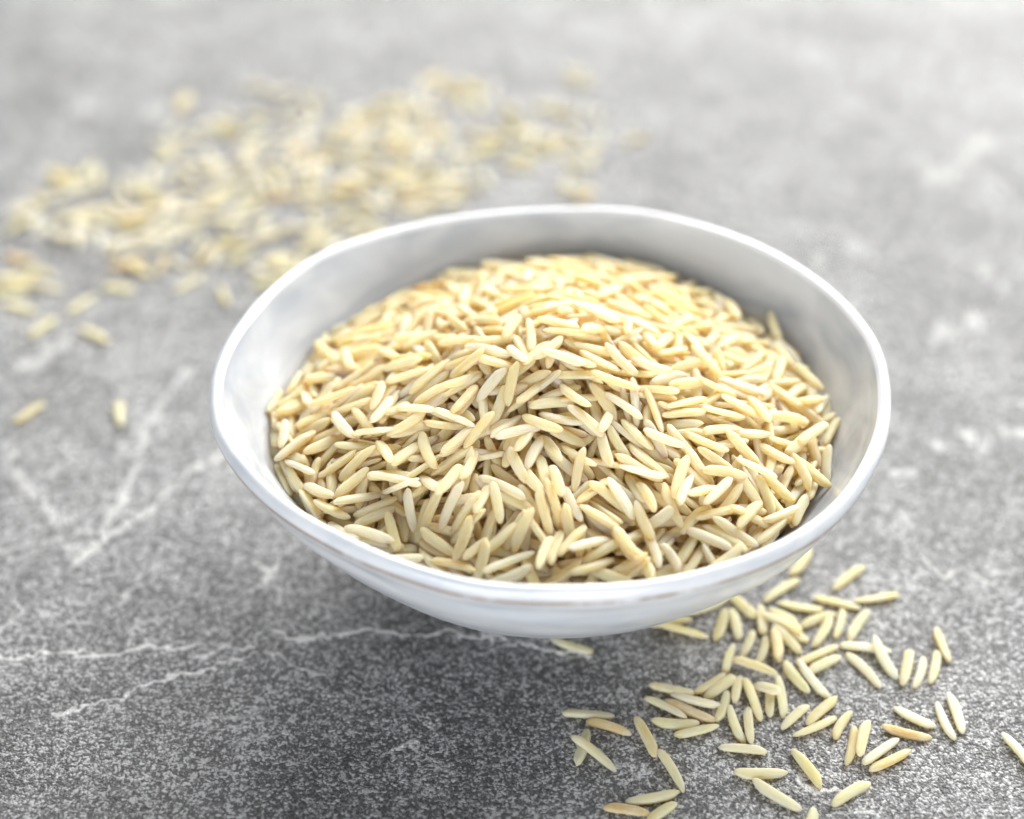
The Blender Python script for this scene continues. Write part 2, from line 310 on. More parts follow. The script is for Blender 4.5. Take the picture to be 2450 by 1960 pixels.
    (29.41, -22.17, -1.247, 6.7, 1, 'n','pale yellow rice grain falling steeply right at right edge of heap, lowest'),
    (30.88, -22.7, -0.917, 6.7, 0, 'n',''),
    (17.19, -22.22, 1.277, 8.2, 2, 'n','pale yellow rice grain pointing forward on right slope of heap, topmost'),
    (17.64, -25.03, 1.233, 6.7, 2, 'w','creamy white rice grain pointing forward on right slope of heap'),
    (20.32, -24.18, 0.801, 7.52, 2, 'n','pale yellow rice grain rising steeply right on right slope of heap, topmost'),
    (22.36, -23.98, 0.933, 7.1, 2, 'w','creamy white rice grain rising steeply right on right slope of heap'),
    (24.22, -23.65, 0.939, 6.7, 1, 'n','pale yellow rice grain rising steeply right on right slope of heap, second from top'),
    (18.77, -27.6, 0.943, 6.7, 1, 'n','pale yellow rice grain rising steeply right on right slope of heap, lowest'),
    (15.82, -26.5, -1.196, 7.22, 1, 'n','pale yellow rice grain falling steeply right on right slope of heap, lowest'),
    (12.53, -25.65, -1.269, 6.7, 2, 'n','pale yellow rice grain pointing forward on right slope of heap, second from top'),
    (14.2, -28.32, 0.477, 4.6, 1, 'w',''),
    (11.85, -28.95, -1.255, 6.86, 2, 'n','pale yellow rice grain pointing forward on right slope of heap, lowest'),
    (13.05, -33.22, -1.332, 6.7, 1, 'w','creamy white rice grain pointing forward against front rim of bowl'),
    (22.04, -26.67, 0.399, 6.7, 1, 'n','pale yellow rice grain rising gently right on right slope of heap'),
    (26.73, -26.32, -0.084, 6.7, 1, 'n','pale yellow rice grain falling gently right on right slope of heap, lowest'),
    (31.22, -24.89, 0.559, 6.7, 2, 'w','creamy white rice grain rising gently right at right edge of heap'),
    (26.52, -26.36, 0.992, 6.7, 1, 'n','pale yellow rice grain rising steeply right on right slope of heap, third from top'),
    (24.41, -29.2, -0.449, 7.51, 2, 'w','creamy white rice grain falling gently right on right slope of heap, lowest'),
    (23.02, -30.01, -0.5, 7.05, 1, 'n','pale yellow rice grain falling gently right against front rim of bowl, topmost'),
    (20.76, -30.95, -0.346, 6.7, 2, 'w','creamy white rice grain falling gently right against front rim of bowl'),
    (17.5, -32.32, 0.995, 6.7, 1, 'n','pale yellow rice grain rising steeply right against front rim of bowl, fourth from top'),
    (18.53, -33.84, 1.041, 6.7, 1, 'n','pale yellow rice grain rising steeply right against front rim of bowl, lowest'),
    (15.44, -33.98, -0.98, 4.6, 2, 'w','creamy white rice grain falling steeply right against front rim of bowl'),
    (20.87, -33.28, -0.939, 4.6, 1, 'w',''),
    (11.65, -35.39, -1.204, 6.7, 1, 'n','pale yellow rice grain falling steeply right against front rim of bowl, lowest'),
    (15.1, -35.48, 0.314, 6.7, 0, 'n',''),
    (22.98, -33.39, 0.707, 6.7, 1, 'n','pale yellow rice grain rising gently right against front rim of bowl, third from top'),
    (27.23, -28.43, 1.05, 6.7, 0, 'n',''),
    (29.59, -27.76, 0.778, 6.7, 1, 'n','pale yellow rice grain rising gently right at right edge of heap, lowest'),
    (23.6, -20.05, -0.025, 6.7, 1, 'n','pale yellow rice grain lying level on right slope of heap, lowest'),
    (10.2, -30.84, 0.592, 6.7, 0, 'n',''),
    (9.19, -33.21, -1.148, 6.7, 2, 'n','pale yellow rice grain falling steeply right against front rim of bowl, second from top'),
    (15.85, -29.8, 0.803, 6.7, 0, 'n',''),
    (14.54, -32.19, 1.064, 6.7, 0, 'n',''),
    (9.9, -36.92, 0.594, 6.7, 1, 'n',''),
    (25.94, -24.31, -0.0, 6.7, 0, 'n',''),
    (13.67, -23.9, -0.96, 6.7, 0, 'n',''),
    (35.3, -10.57, 0.921, 6.7, 2, 'n','pale yellow rice grain rising gently right at right edge of heap, third from top'),
    (37.64, -8.66, 0.778, 6.7, 2, 'n','pale yellow rice grain rising gently right at right edge of heap, second from top'),
    (33.72, -10.5, 0.158, 6.7, 1, 'n',''),
    (27.88, -10.8, 0.069, 6.7, 1, 'n','pale yellow rice grain falling gently right on right slope of heap, topmost'),
    (23.81, -11.99, 0.479, 6.7, 1, 'n','pale yellow rice grain lying level on right slope of heap, third from top'),
    (-35.81, 16.85, -1.196, 8.2, 2, 'n','pale yellow rice grain falling steeply right at left edge of heap, topmost'),
    (-31.18, 9.56, -1.334, 8.2, 2, 'n','pale yellow rice grain pointing forward high on left of heap, topmost'),
    (-27.55, 2.61, 0.456, 6.7, 1, 'n',''),
    (-24.75, 7.52, -1.075, 7.31, 2, 'n','pale yellow rice grain falling gently right high on left of heap'),
    (-20.91, 4.66, -0.336, 6.7, 1, 'n',''),
    (-22.2, 2.65, -0.214, 6.7, 2, 'n','pale yellow rice grain lying level high on left of heap'),
    (-18.19, -1.76, 0.699, 7.99, 2, 'n','pale yellow rice grain rising steeply right high on left of heap'),
    (-21.4, -0.42, 0.075, 6.7, 1, 'n','pale yellow rice grain rising gently right high on left of heap, second from top'),
    (-19.75, 9.81, 0.571, 6.7, 1, 'n','pale yellow rice grain rising gently right high on left of heap, topmost'),
    (-16.12, 7.48, -0.927, 7.31, 1, 'n',''),
    (-29.05, 11.28, 0.056, 6.7, 1, 'n',''),
    (-27.9, 6.75, -0.054, 6.7, 0, 'n',''),
    (-13.77, 4.01, -0.152, 6.7, 1, 'n','pale yellow rice grain rising gently right high on middle of heap, second from top'),
    (-12.87, -1.27, -0.125, 6.7, 1, 'n',''),
    (-34.22, 6.3, -0.045, 6.7, 1, 'n',''),
    (-15.84, 16.86, -0.758, 6.71, 1, 'n',''),
    (-9.48, -0.99, -0.615, 8.2, 2, 'w','creamy white rice grain lying level high on middle of heap'),
    (-8.26, -4.1, -0.441, 6.7, 1, 'n','pale yellow rice grain lying level high on middle of heap, topmost'),
    (-12.49, -2.91, 0.227, 6.7, 1, 'n','pale yellow rice grain rising gently right high on middle of heap, third from top'),
    (-5.33, -3.92, -1.166, 7.51, 2, 'w','creamy white rice grain falling steeply right high on middle of heap'),
    (-4.63, -1.12, -1.327, 7.46, 1, 'n','pale yellow rice grain falling steeply right high on middle of heap, topmost'),
    (-3.29, 0.18, -1.52, 8.2, 1, 'n','pale yellow rice grain pointing forward high on middle of heap, topmost'),
    (-8.3, 1.76, 0.093, 6.7, 1, 'n','pale yellow rice grain rising gently right high on middle of heap, topmost'),
    (-6.03, 4.14, 1.153, 6.7, 2, 'n','pale yellow rice grain rising steeply right on crest of bowl heap'),
    (-2.55, -4.01, 1.004, 6.7, 1, 'n','pale yellow rice grain rising steeply right high on middle of heap, second from top'),
    (-0.6, -3.59, 0.881, 6.7, 2, 'n','pale yellow rice grain rising steeply right high on middle of heap, topmost'),
    (1.38, -5.67, -0.24, 6.7, 2, 'w','creamy white rice grain falling gently right high on middle of heap'),
    (3.2, -4.57, -0.638, 6.7, 1, 'n','pale yellow rice grain falling gently right high on middle of heap, topmost'),
    (6.63, -4.25, -0.248, 6.7, 1, 'n','pale yellow rice grain falling gently right high on middle of heap, second from top'),
    (9.63, -3.15, -0.839, 7.06, 2, 'w','creamy white rice grain falling steeply right high on right of heap'),
    (4.45, -1.89, -0.136, 6.7, 0, 'n',''),
    (1.82, 0.01, -0.159, 6.7, 1, 'n','pale yellow rice grain falling gently right on crest of bowl heap'),
    (0.74, 2.08, -0.387, 6.7, 1, 'n','pale yellow rice grain lying level on crest of bowl heap, lowest'),
    (5.9, 1.44, 0.798, 6.7, 2, 'n','pale yellow rice grain rising gently right on crest of bowl heap'),
    (6.28, 5.75, -0.573, 8.2, 2, 'w','creamy white rice grain falling gently right on crest of bowl heap, lowest'),
    (7.78, 8.45, -0.401, 6.7, 2, 'w','creamy white rice grain falling gently right on crest of bowl heap, topmost'),
    (11.24, 6.26, -1.642, 8.2, 2, 'n','pale yellow rice grain pointing forward on crest of bowl heap'),
    (-10.26, 10.14, -0.722, 8.2, 1, 'n','pale yellow rice grain lying level on crest of bowl heap, second from top'),
    (-8.93, -7.57, 0.79, 6.7, 2, 'w','creamy white rice grain rising steeply right high on middle of heap'),
    (-13.14, -5.84, 0.496, 6.7, 1, 'n','pale yellow rice grain rising gently right high on middle of heap, fourth from top'),
    (-12.59, -9.16, 0.98, 6.7, 1, 'n','pale yellow rice grain rising steeply right high on middle of heap, fourth from top'),
    (-6.03, -8.7, 1.302, 6.7, 2, 'n','pale yellow rice grain pointing forward high on middle of heap, lowest'),
    (-7.88, -10.67, 1.2, 6.7, 1, 'n','pale yellow rice grain rising steeply right high on middle of heap, lowest'),
    (-3.07, -9.37, 0.923, 6.98, 2, 'n','pale yellow rice grain rising steeply right high on middle of heap, third from top'),
    (-4.24, -9.17, 0.662, 6.7, 0, 'n',''),
    (0.65, -9.02, 0.323, 6.7, 1, 'o','amber tinged rice grain rising gently right high on middle of heap'),
    (-0.4, -10.78, 0.219, 6.7, 1, 'n','pale yellow rice grain lying level high on middle of heap, lowest'),
    (2.77, -10.46, -0.891, 6.7, 2, 'n','pale yellow rice grain falling steeply right high on middle of heap, lowest'),
    (3.94, -9.95, 0.263, 6.7, 1, 'n',''),
    (3.03, -6.81, -0.122, 6.7, 1, 'n','pale yellow rice grain lying level high on middle of heap, second from top'),
    (8.69, -7.67, -0.113, 7.7, 2, 'n','pale yellow rice grain falling gently right high on middle of heap, lowest'),
    (7.04, -10.27, -0.828, 6.7, 1, 'n','pale yellow rice grain falling steeply right high on middle of heap, second from top'),
    (9.85, -10.69, -0.533, 6.7, 2, 'w','creamy white rice grain falling gently right high on right of heap, lowest'),
    (-3.47, -7.03, 0.36, 6.7, 0, 'n',''),
    (11.71, -1.13, -0.78, 6.7, 1, 'n','pale yellow rice grain falling steeply right high on right of heap, lowest'),
    (-0.14, 7.34, 0.032, 6.7, 1, 'n','pale yellow rice grain lying level on crest of bowl heap, topmost'),
    (13.99, -3.47, -0.541, 6.82, 2, 'w','creamy white rice grain falling gently right high on right of heap, topmost'),
    (14.73, -6.71, -0.118, 6.7, 1, 'n','pale yellow rice grain falling gently right high on right of heap, lowest'),
    (14.68, 4.24, -1.291, 6.7, 2, 'n','pale yellow rice grain falling steeply right high on right of heap, topmost'),
    (19.02, -8.28, 0.562, 7.27, 2, 'n','pale yellow rice grain rising gently right high on right of heap'),
    (19.22, -4.28, 0.559, 6.7, 1, 'n',''),
    (23.86, -3.13, -0.183, 6.7, 1, 'n',''),
    (22.84, 1.9, -0.76, 6.7, 2, 'n','pale yellow rice grain falling gently right high on right of heap, topmost'),
    (19.47, 0.05, 0.635, 6.7, 1, 'n',''),
    (27.14, -6.03, -0.171, 6.7, 1, 'n',''),
    (24.26, -8.46, 0.185, 6.7, 2, 'n','pale yellow rice grain lying level on right slope of heap, second from top'),
    (30.14, -5.7, -1.154, 6.7, 2, 'n','pale yellow rice grain falling steeply right at right edge of heap, third from top'),
    (34.59, 0.36, -0.94, 6.7, 2, 'n','pale yellow rice grain falling steeply right at right edge of heap, second from top'),
    (34.15, -5.71, 0.106, 6.7, 1, 'n',''),
    (38.84, 0.82, 0.799, 6.79, 2, 'n','pale yellow rice grain rising gently right at right edge of heap, topmost'),
    (29.19, 25.14, -1.441, 8.2, 2, 'n','pale yellow rice grain falling steeply right on far right of heap, topmost'),
    (35.7, 22.47, -1.489, 8.2, 2, 'n','pale yellow rice grain falling steeply right on far right of heap, lowest'),
    (39.32, 7.96, -1.128, 7.44, 2, 'n','pale yellow rice grain falling steeply right at right edge of heap, topmost'),
    (18.06, 3.47, 0.797, 7.17, 1, 'n',''),
    (18.45, -10.42, 0.281, 6.7, 1, 'n','pale yellow rice grain lying level on right slope of heap, topmost'),
    (18.01, -11.95, 0.098, 6.7, 0, 'n',''),
    (36.0, 14.07, -1.268, 6.7, 1, 'n',''),
]
SCATTER = [
    (-33.0, 142.7, 13.2, 15.4, 38),
    (-50.5, 127.8, 15.2, 14.6, 30),
    (-71.5, 117.7, 17.2, 11.6, 26),
    (-33.7, 117.7, 19.5, 11.6, 30),
    (-85.9, 102.3, 14.4, 8.7, 21),
    (-14.0, 129.8, 10.6, 12.2, 10),
    (-2.7, 140.5, 8.4, 15.3, 12),
    (6.5, 129.9, 4.7, 14.7, 5),
    (-60.5, 144.8, 13.3, 13.0, 10),
    (-21.0, 160.5, 7.5, 8.3, 7),
    (-42.3, 100.4, 12.2, 7.6, 12),
    (-50.5, 86.2, 6.4, 8.1, 7),
    (-101.1, 106.0, 7.8, 6.7, 7),
    (-98.8, 119.5, 5.7, 7.0, 7),
    (-100.1, 82.8, 7.4, 8.0, 5),
    (-75.3, 89.6, 11.9, 6.2, 8),
    (8.5, 166.3, 3.8, 4.2, 2),
    (-80.5, 138.2, 7.2, 10.1, 5),
    (-63.7, 102.3, 8.9, 8.7, 8),
    (-13.3, 158.1, 5.0, 5.5, 3),
    (9.1, 151.3, 7.3, 5.3, 3),
    (18.1, 138.1, 4.8, 5.1, 2),
    (6.6, 115.5, 3.4, 4.6, 2),
    (-80.8, 154.7, 3.1, 4.0, 2),
    (-55.4, 158.2, 14.9, 6.8, 5),
]
VEINS = [
    ([[-82.6, -22.1], [-78.5, -21.4], [-74.7, -20.7], [-67.6, -20.5], [-61.7, -19.7], [-54.7, -18.7]], 0.22, 0.9),
    ([[-55.0, -20.5], [-51.5, -20.6], [-48.7, -20.1], [-44.4, -18.4]], 0.22, 0.9),
    ([[-44.4, -18.4], [-44.3, -16.4]], 0.22, 0.6),
    ([[-73.2, -32.8], [-70.7, -32.1], [-67.9, -30.9], [-63.8, -30.5], [-60.2, -28.2], [-55.9, -26.1], [-51.6, -24.4]], 0.22, 1),
    ([[-51.6, -24.4], [-47.8, -22.1], [-44.9, -20.1]], 0.18, 0.8),
    ([[-43.1, -19.7], [-40.6, -21.7], [-38.1, -23.8], [-34.5, -25.4]], 0.18, 0.7),
    ([[-41.5, -15.5], [-40.1, -17.8], [-36.1, -17.1], [-31.4, -16.7], [-26.1, -16.2], [-19.4, -16.1], [-14.3, -16.4], [-8.0, -16.8], [-5.6, -18.2], [-1.8, -19.0], [3.2, -20.0], [6.8, -21.0]], 0.22, 0.9),
    ([[-44.1, -2.3], [-45.4, -0.7], [-46.6, 1.0]], 0.34, 0.9),
    ([[-44.1, -2.3], [-43.6, -0.7], [-43.6, 1.4]], 0.34, 0.9),
    ([[-44.1, -2.3], [-45.7, -5.4], [-48.0, -7.7]], 0.26, 0.8),
    ([[-44.1, -2.3], [-42.9, -6.3], [-42.2, -10.3]], 0.19, 0.7),
    ([[-44.6, -1.6], [-43.6, -3.0]], 0.68, 0.7),
    ([[-56.4, 27.3], [-60.0, 23.7], [-65.0, 14.7], [-69.8, 7.1], [-72.9, 2.9], [-75.3, 0.4]], 0.52, 0.75),
    ([[-65.6, 51.6], [-68.1, 43.4], [-69.8, 34.9], [-70.0, 25.5], [-70.9, 16.9], [-71.8, 9.7], [-72.5, 5.7]], 0.54, 0.6),
    ([[-93.3, 28.8], [-89.7, 23.2], [-85.6, 16.9], [-80.1, 9.1]], 0.58, 0.5),
    ([[-87.8, 62.9], [-92.5, 56.3], [-95.6, 53.2]], 0.81, 0.55),
    ([[-73.4, 3.8], [-75.3, 0.6]], 0.86, 0.6),
    ([[73.1, 32.5], [76.0, 30.3], [79.9, 33.0], [83.1, 34.1]], 0.51, 0.7),
    ([[66.1, 29.8], [68.0, 29.2], [68.2, 27.8]], 0.67, 0.7),
    ([[59.1, 22.0], [61.2, 22.7]], 0.62, 0.6),
    ([[68.7, 58.9], [71.5, 59.7], [76.1, 65.6], [80.1, 68.3], [84.9, 69.4]], 0.91, 0.6),
    ([[57.4, 12.1], [58.6, 9.8]], 0.52, 0.6),
    ([[55.2, 12.7], [56.2, 11.9]], 0.48, 0.5),
    ([[34.4, -45.0], [35.1, -46.6], [35.7, -47.8], [37.6, -46.6], [39.4, -46.6]], 0.27, 1),
    ([[35.1, -46.6], [36.0, -47.4]], 0.55, 0.9),
    ([[41.3, -51.1], [42.9, -52.0], [44.7, -52.6]], 0.3, 0.8),
    ([[-23.4, -39.6], [-21.0, -38.0], [-19.1, -38.8]], 0.24, 0.7),
    ([[59.3, 1.2], [61.5, -2.4], [64.7, -2.7], [67.3, -4.3], [71.2, -6.7]], 0.35, 0.6),
    ([[61.8, -4.1], [63.2, -2.5]], 0.46, 0.5),
    ([[21.1, -35.5], [22.0, -36.8], [22.6, -38.2]], 0.21, 0.5),
    ([[-67.3, -7.4], [-65.0, -6.1], [-64.0, -5.4]], 0.27, 0.5),
    ([[-21.7, -32.7], [-17.8, -35.5], [-14.0, -38.2]], 0.17, 0.35),
    ([[-35.3, -26.9], [-29.3, -32.7], [-25.0, -34.5]], 0.18, 0.3),
    ([[85.9, 87.4], [89.1, 80.5]], 0.87, 0.4),
    ([[54.4, 90.0], [61.5, 93.5], [67.1, 92.6]], 1.25, 0.4),
    ([[80.6, 120.8], [88.7, 126.9], [98.0, 137.4]], 2.11, 0.4),
    ([[-88.5, 148.3], [-84.4, 156.2]], 1.93, 0.35),
]
RIM = [49.181, 0.021, 1.189, 0.959, -0.072, -0.405, 0.158, -0.089, 0.063, 0.032, -0.106, -0.012, 0.203]


# ------------------------------------------------------------------ node helpers
def new_mat(name):
    m = bpy.data.materials.new(name)
    m.use_nodes = True
    nt = m.node_tree
    return m, nt, nt.nodes['Principled BSDF']

def nd(nt, kind, **kw):
    n = nt.nodes.new(kind)
    for k, v in kw.items():
        if k in n.inputs: n.inputs[k].default_value = v
        else: setattr(n, k, v)
    return n

def ramp(nt, src, stops):
    n = nt.nodes.new('ShaderNodeValToRGB')
    els = n.color_ramp.elements
    while len(els) < len(stops): els.new(0.5)
    for e, (p, c) in zip(els, stops):
        e.position = p; e.color = (*c, 1) if len(c) == 3 else c
    nt.links.new(src, n.inputs[0])
    return n

def mathn(nt, op, a, b=None, clamp=False):
    n = nt.nodes.new('ShaderNodeMath'); n.operation = op; n.use_clamp = clamp
    for i, v in enumerate((a, b)):
        if v is None: continue
        if isinstance(v, (int, float)): n.inputs[i].default_value = v
        else: nt.links.new(v, n.inputs[i])
    return n.outputs[0]

def mixc(nt, fac, a, b, mode='MIX'):
    n = nt.nodes.new('ShaderNodeMix'); n.data_type = 'RGBA'; n.blend_type = mode
    for i, v in ((0, fac), (6, a), (7, b)):
        if isinstance(v, (int, float)): n.inputs[i].default_value = v
        elif isinstance(v, tuple): n.inputs[i].default_value = (*v, 1)
        else: nt.links.new(v, n.inputs[i])
    return n.outputs[2]

# ------------------------------------------------------------------ materials
def stone_material():
    m, nt, p = new_mat('grey_stone')
    L = nt.links.new
    tc = nd(nt, 'ShaderNodeTexCoord')
    obj = tc.outputs['Object']
    vein = nd(nt, 'ShaderNodeAttribute', attribute_name='vein').outputs['Fac']
    def noise(scale, detail=2, rough=0.5, dist=0.0):
        n = nd(nt, 'ShaderNodeTexNoise', Scale=scale, Detail=detail, Roughness=rough, Distortion=dist)
        L(obj, n.inputs['Vector'])
        return n.outputs['Fac']
    big = noise(14, 4, 0.6, 0.6)
    mid = noise(60, 4, 0.6, 0.4)
    patch = noise(190, 4, 0.65, 0.5)
    grain = noise(620, 7, 0.78)
    fine = noise(2300, 3, 0.6)
    crack = noise(34, 5, 0.55, 1.2)
    # grit of light and dark mineral, in patches: small rounded grains of uneven size, each its own grey
    warp = nd(nt, 'ShaderNodeTexNoise', Scale=900.0, Detail=2.0); L(obj, warp.inputs['Vector'])
    wv = nd(nt, 'ShaderNodeVectorMath', operation='SCALE'); L(warp.outputs['Color'], wv.inputs[0]); wv.inputs['Scale'].default_value = 0.0011
    wp = nd(nt, 'ShaderNodeVectorMath', operation='ADD'); L(obj, wp.inputs[0]); L(wv.outputs[0], wp.inputs[1])
    vor = nd(nt, 'ShaderNodeTexVoronoi', Scale=2000.0); L(wp.outputs[0], vor.inputs['Vector'])
    cell = nd(nt, 'ShaderNodeSeparateColor'); L(vor.outputs['Color'], cell.inputs[0])
    knob = mathn(nt, 'SUBTRACT', 1.0, vor.outputs['Distance'], True)
    sp = mathn(nt, 'ADD', mathn(nt, 'MULTIPLY', grain, 0.42), mathn(nt, 'MULTIPLY', fine, 0.34))
    sp = mathn(nt, 'ADD', sp, mathn(nt, 'MULTIPLY', cell.outputs[0], 0.13))
    sp = mathn(nt, 'ADD', sp, mathn(nt, 'MULTIPLY', knob, 0.10))
    biased = mathn(nt, 'ADD', sp, mathn(nt, 'MULTIPLY', mathn(nt, 'SUBTRACT', mathn(nt, 'ADD', mathn(nt, 'MULTIPLY', patch, 0.6), mathn(nt, 'MULTIPLY', mid, 0.4)), 0.5), 0.10))
    speck = ramp(nt, biased, [(0.48, (0.0,) * 3), (0.57, (1.0,) * 3)]).outputs[0]
    pit = ramp(nt, biased, [(0.36, (1.0,) * 3), (0.43, (0.0,) * 3)]).outputs[0]
    tone = ramp(nt, mathn(nt, 'ADD', mathn(nt, 'MULTIPLY', big, 0.5), mathn(nt, 'MULTIPLY', mid, 0.5)), [(0.34, (0.155, 0.157, 0.16)), (0.68, (0.33, 0.333, 0.337))]).outputs[0]
    dark = mixc(nt, 1.0, tone, (0.36, 0.36, 0.36), 'MULTIPLY')
    light = mixc(nt, 1.0, tone, (1.95, 1.95, 1.95), 'MULTIPLY')
    col = mixc(nt, speck, dark, light)
    col = mixc(nt, mathn(nt, 'MULTIPLY', pit, 0.7), col, (0.012, 0.012, 0.013))
    # faint winding hair veins everywhere, and the large plaster veins where they run
    hair = mathn(nt, 'ABSOLUTE', mathn(nt, 'SUBTRACT', crack, 0.5))
    hair = ramp(nt, hair, [(0.0, (1,) * 3), (0.012, (0,) * 3)]).outputs[0]
    hair = mathn(nt, 'MULTIPLY', hair, mathn(nt, 'MULTIPLY', ramp(nt, mid, [(0.5, (0,) * 3), (0.62, (1,) * 3)]).outputs[0], 0.35))
    vn = mathn(nt, 'MULTIPLY', vein, mathn(nt, 'ADD', 0.62, mathn(nt, 'MULTIPLY', speck, 0.5)))
    vn = mathn(nt, 'MAXIMUM', vn, hair, True)
    col = mixc(nt, vn, col, (0.80, 0.80, 0.79))
    L(col, p.inputs['Base Color'])
    L(ramp(nt, speck, [(0, (0.56,) * 3), (1, (0.44,) * 3)]).outputs[0], p.inputs['Roughness'])
    p.inputs['Specular IOR Level'].default_value = 0.65
    h = mathn(nt, 'ADD', mathn(nt, 'ADD', mathn(nt, 'MULTIPLY', sp, 0.6), mathn(nt, 'MULTIPLY', knob, 0.35)), mathn(nt, 'MULTIPLY', vn, 0.35))
    h = mathn(nt, 'ADD', h, mathn(nt, 'MULTIPLY', mid, 0.8))
    b = nd(nt, 'ShaderNodeBump', Strength=1.0, Distance=0.0008)
    L(h, b.inputs['Height']); L(b.outputs[0], p.inputs['Normal'])
    return m

def rice_material(name, per_object):
    m, nt, p = new_mat(name)
    L = nt.links.new
    if per_object:
        base = nd(nt, 'ShaderNodeObjectInfo').outputs['Color']
    else:
        base = nd(nt, 'ShaderNodeAttribute', attribute_name='tint').outputs['Color']
    tc = nd(nt, 'ShaderNodeAttribute', attribute_name='local').outputs['Vector']
    if per_object:
        ad = nd(nt, 'ShaderNodeVectorMath', operation='ADD'); L(tc, ad.inputs[0])
        rn = nd(nt, 'ShaderNodeObjectInfo').outputs['Random']
        cb = nd(nt, 'ShaderNodeCombineXYZ'); L(mathn(nt, 'MULTIPLY', rn, 90.0), cb.inputs[0]); L(mathn(nt, 'MULTIPLY', rn, 37.0), cb.inputs[1])
        L(cb.outputs[0], ad.inputs[1]); tc = ad.outputs[0]
    mp = nd(nt, 'ShaderNodeMapping'); mp.inputs['Scale'].default_value = (0.16, 1, 1)
    L(tc, mp.inputs['Vector'])
    streak = nd(nt, 'ShaderNodeTexNoise', Scale=3.2, Detail=3.0); L(mp.outputs[0], streak.inputs['Vector'])
    cloud = nd(nt, 'ShaderNodeTexNoise', Scale=0.55, Detail=2.0); L(tc, cloud.inputs['Vector'])
    chalk = nd(nt, 'ShaderNodeTexNoise', Scale=5.5, Detail=2.0); L(tc, chalk.inputs['Vector'])
    c = mixc(nt, mathn(nt, 'MULTIPLY', ramp(nt, cloud.outputs['Fac'], [(0.42, (0,) * 3), (0.68, (1,) * 3)]).outputs[0], 0.55), base, (0.94, 0.86, 0.64))
    c = mixc(nt, mathn(nt, 'MULTIPLY', ramp(nt, streak.outputs['Fac'], [(0.48, (0,) * 3), (0.70, (1,) * 3)]).outputs[0], 0.42), c, (0.94, 0.88, 0.70))
    c = mixc(nt, mathn(nt, 'MULTIPLY', ramp(nt, streak.outputs['Fac'], [(0.30, (1,) * 3), (0.42, (0,) * 3)]).outputs[0], 0.35), c, (0.74, 0.54, 0.26))
    c = mixc(nt, mathn(nt, 'MULTIPLY', ramp(nt, chalk.outputs['Fac'], [(0.66, (0,) * 3), (0.74, (1,) * 3)]).outputs[0], 0.5), c, (0.97, 0.94, 0.86))
    tip = nd(nt, 'ShaderNodeAttribute', attribute_name='tip').outputs['Fac']
    c = mixc(nt, mathn(nt, 'MULTIPLY', tip, 0.55, True), c, (0.66, 0.42, 0.17))
    L(c, p.inputs['Base Color'])
    p.inputs['Roughness'].default_value = 0.5
    p.inputs['Specular IOR Level'].default_value = 0.28
    p.inputs['Subsurface Weight'].default_value = 1.0
    p.inputs['Transmission Weight'].default_value = 0.0
    p.inputs['IOR'].default_value = 1.35
    p.inputs['Subsurface Radius'].default_value = (1.0, 0.80, 0.52)
    p.inputs['Subsurface Scale'].default_value = 0.0024
    b = nd(nt, 'ShaderNodeBump', Strength=0.5, Distance=0.00008)
    L(streak.outputs['Fac'], b.inputs['Height']); L(b.outputs[0], p.inputs['Normal'])
    # frosted and thin: part of the light goes straight through the grain
    tr = nd(nt, 'ShaderNodeBsdfTransparent')
    L(mixc(nt, 0.5, c, (0.99, 0.84, 0.50)), tr.inputs['Color'])
    mx = nd(nt, 'ShaderNodeMixShader'); mx.inputs[0].default_value = 0.32
    L(p.outputs[0], mx.inputs[1]); L(tr.outputs[0], mx.inputs[2])
    L(mx.outputs[0], nt.nodes['Material Output'].inputs['Surface'])
    return m

def glaze_material(name, low, high):
    m, nt, p = new_mat(name)
    L = nt.links.new
    tc = nd(nt, 'ShaderNodeTexCoord').outputs['Object']
    lip = nd(nt, 'ShaderNodeAttribute', attribute_name='iron').outputs['Fac']
    mp = nd(nt, 'ShaderNodeMapping'); mp.inputs['Scale'].default_value = (1, 1, 3.2)
    L(tc, mp.inputs['Vector'])
    n1 = nd(nt, 'ShaderNodeTexNoise', Scale=55.0, Detail=4.0, Distortion=0.8); L(mp.outputs[0], n1.inputs['Vector'])
    n2 = nd(nt, 'ShaderNodeTexNoise', Scale=420.0, Detail=4.0); L(mp.outputs[0], n2.inputs['Vector'])
    n3 = nd(nt, 'ShaderNodeTexNoise', Scale=130.0, Detail=5.0, Roughness=0.7); L(tc, n3.inputs['Vector'])
    col = ramp(nt, n1.outputs['Fac'], [(0.34, low), (0.62, high)]).outputs[0]
    col = mixc(nt, mathn(nt, 'MULTIPLY', ramp(nt, n2.outputs['Fac'], [(0.62, (0,) * 3), (0.75, (1,) * 3)]).outputs[0], 0.12), col, (0.45, 0.43, 0.42))
    wear = mathn(nt, 'MULTIPLY', lip, ramp(nt, n3.outputs['Fac'], [(0.34, (0,) * 3), (0.50, (1,) * 3)]).outputs[0])
    col = mixc(nt, wear, col, (0.30, 0.19, 0.12))
    L(col, p.inputs['Base Color'])
    p.inputs['Roughness'].default_value = 0.24
    p.inputs['Specular IOR Level'].default_value = 0.55
    p.inputs['Coat Weight'].default_value = 0.3
    p.inputs['Coat Roughness'].default_value = 0.05
    b = nd(nt, 'ShaderNodeBump', Strength=0.14, Distance=0.0006)
    L(n1.outputs['Fac'], b.inputs['Height']); L(b.outputs[0], p.inputs['Normal'])
    return m

STONE = stone_material()
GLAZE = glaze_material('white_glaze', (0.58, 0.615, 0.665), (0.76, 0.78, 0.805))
SHADED_GLAZE = glaze_material('shaded_grey_glaze', (0.35, 0.385, 0.44), (0.54, 0.57, 0.61))  # grey patches; whole inside also darkened to stand for shade on its back wall
RICE, RICE_MASS = rice_material('rice', True), rice_material('rice_mass', False)

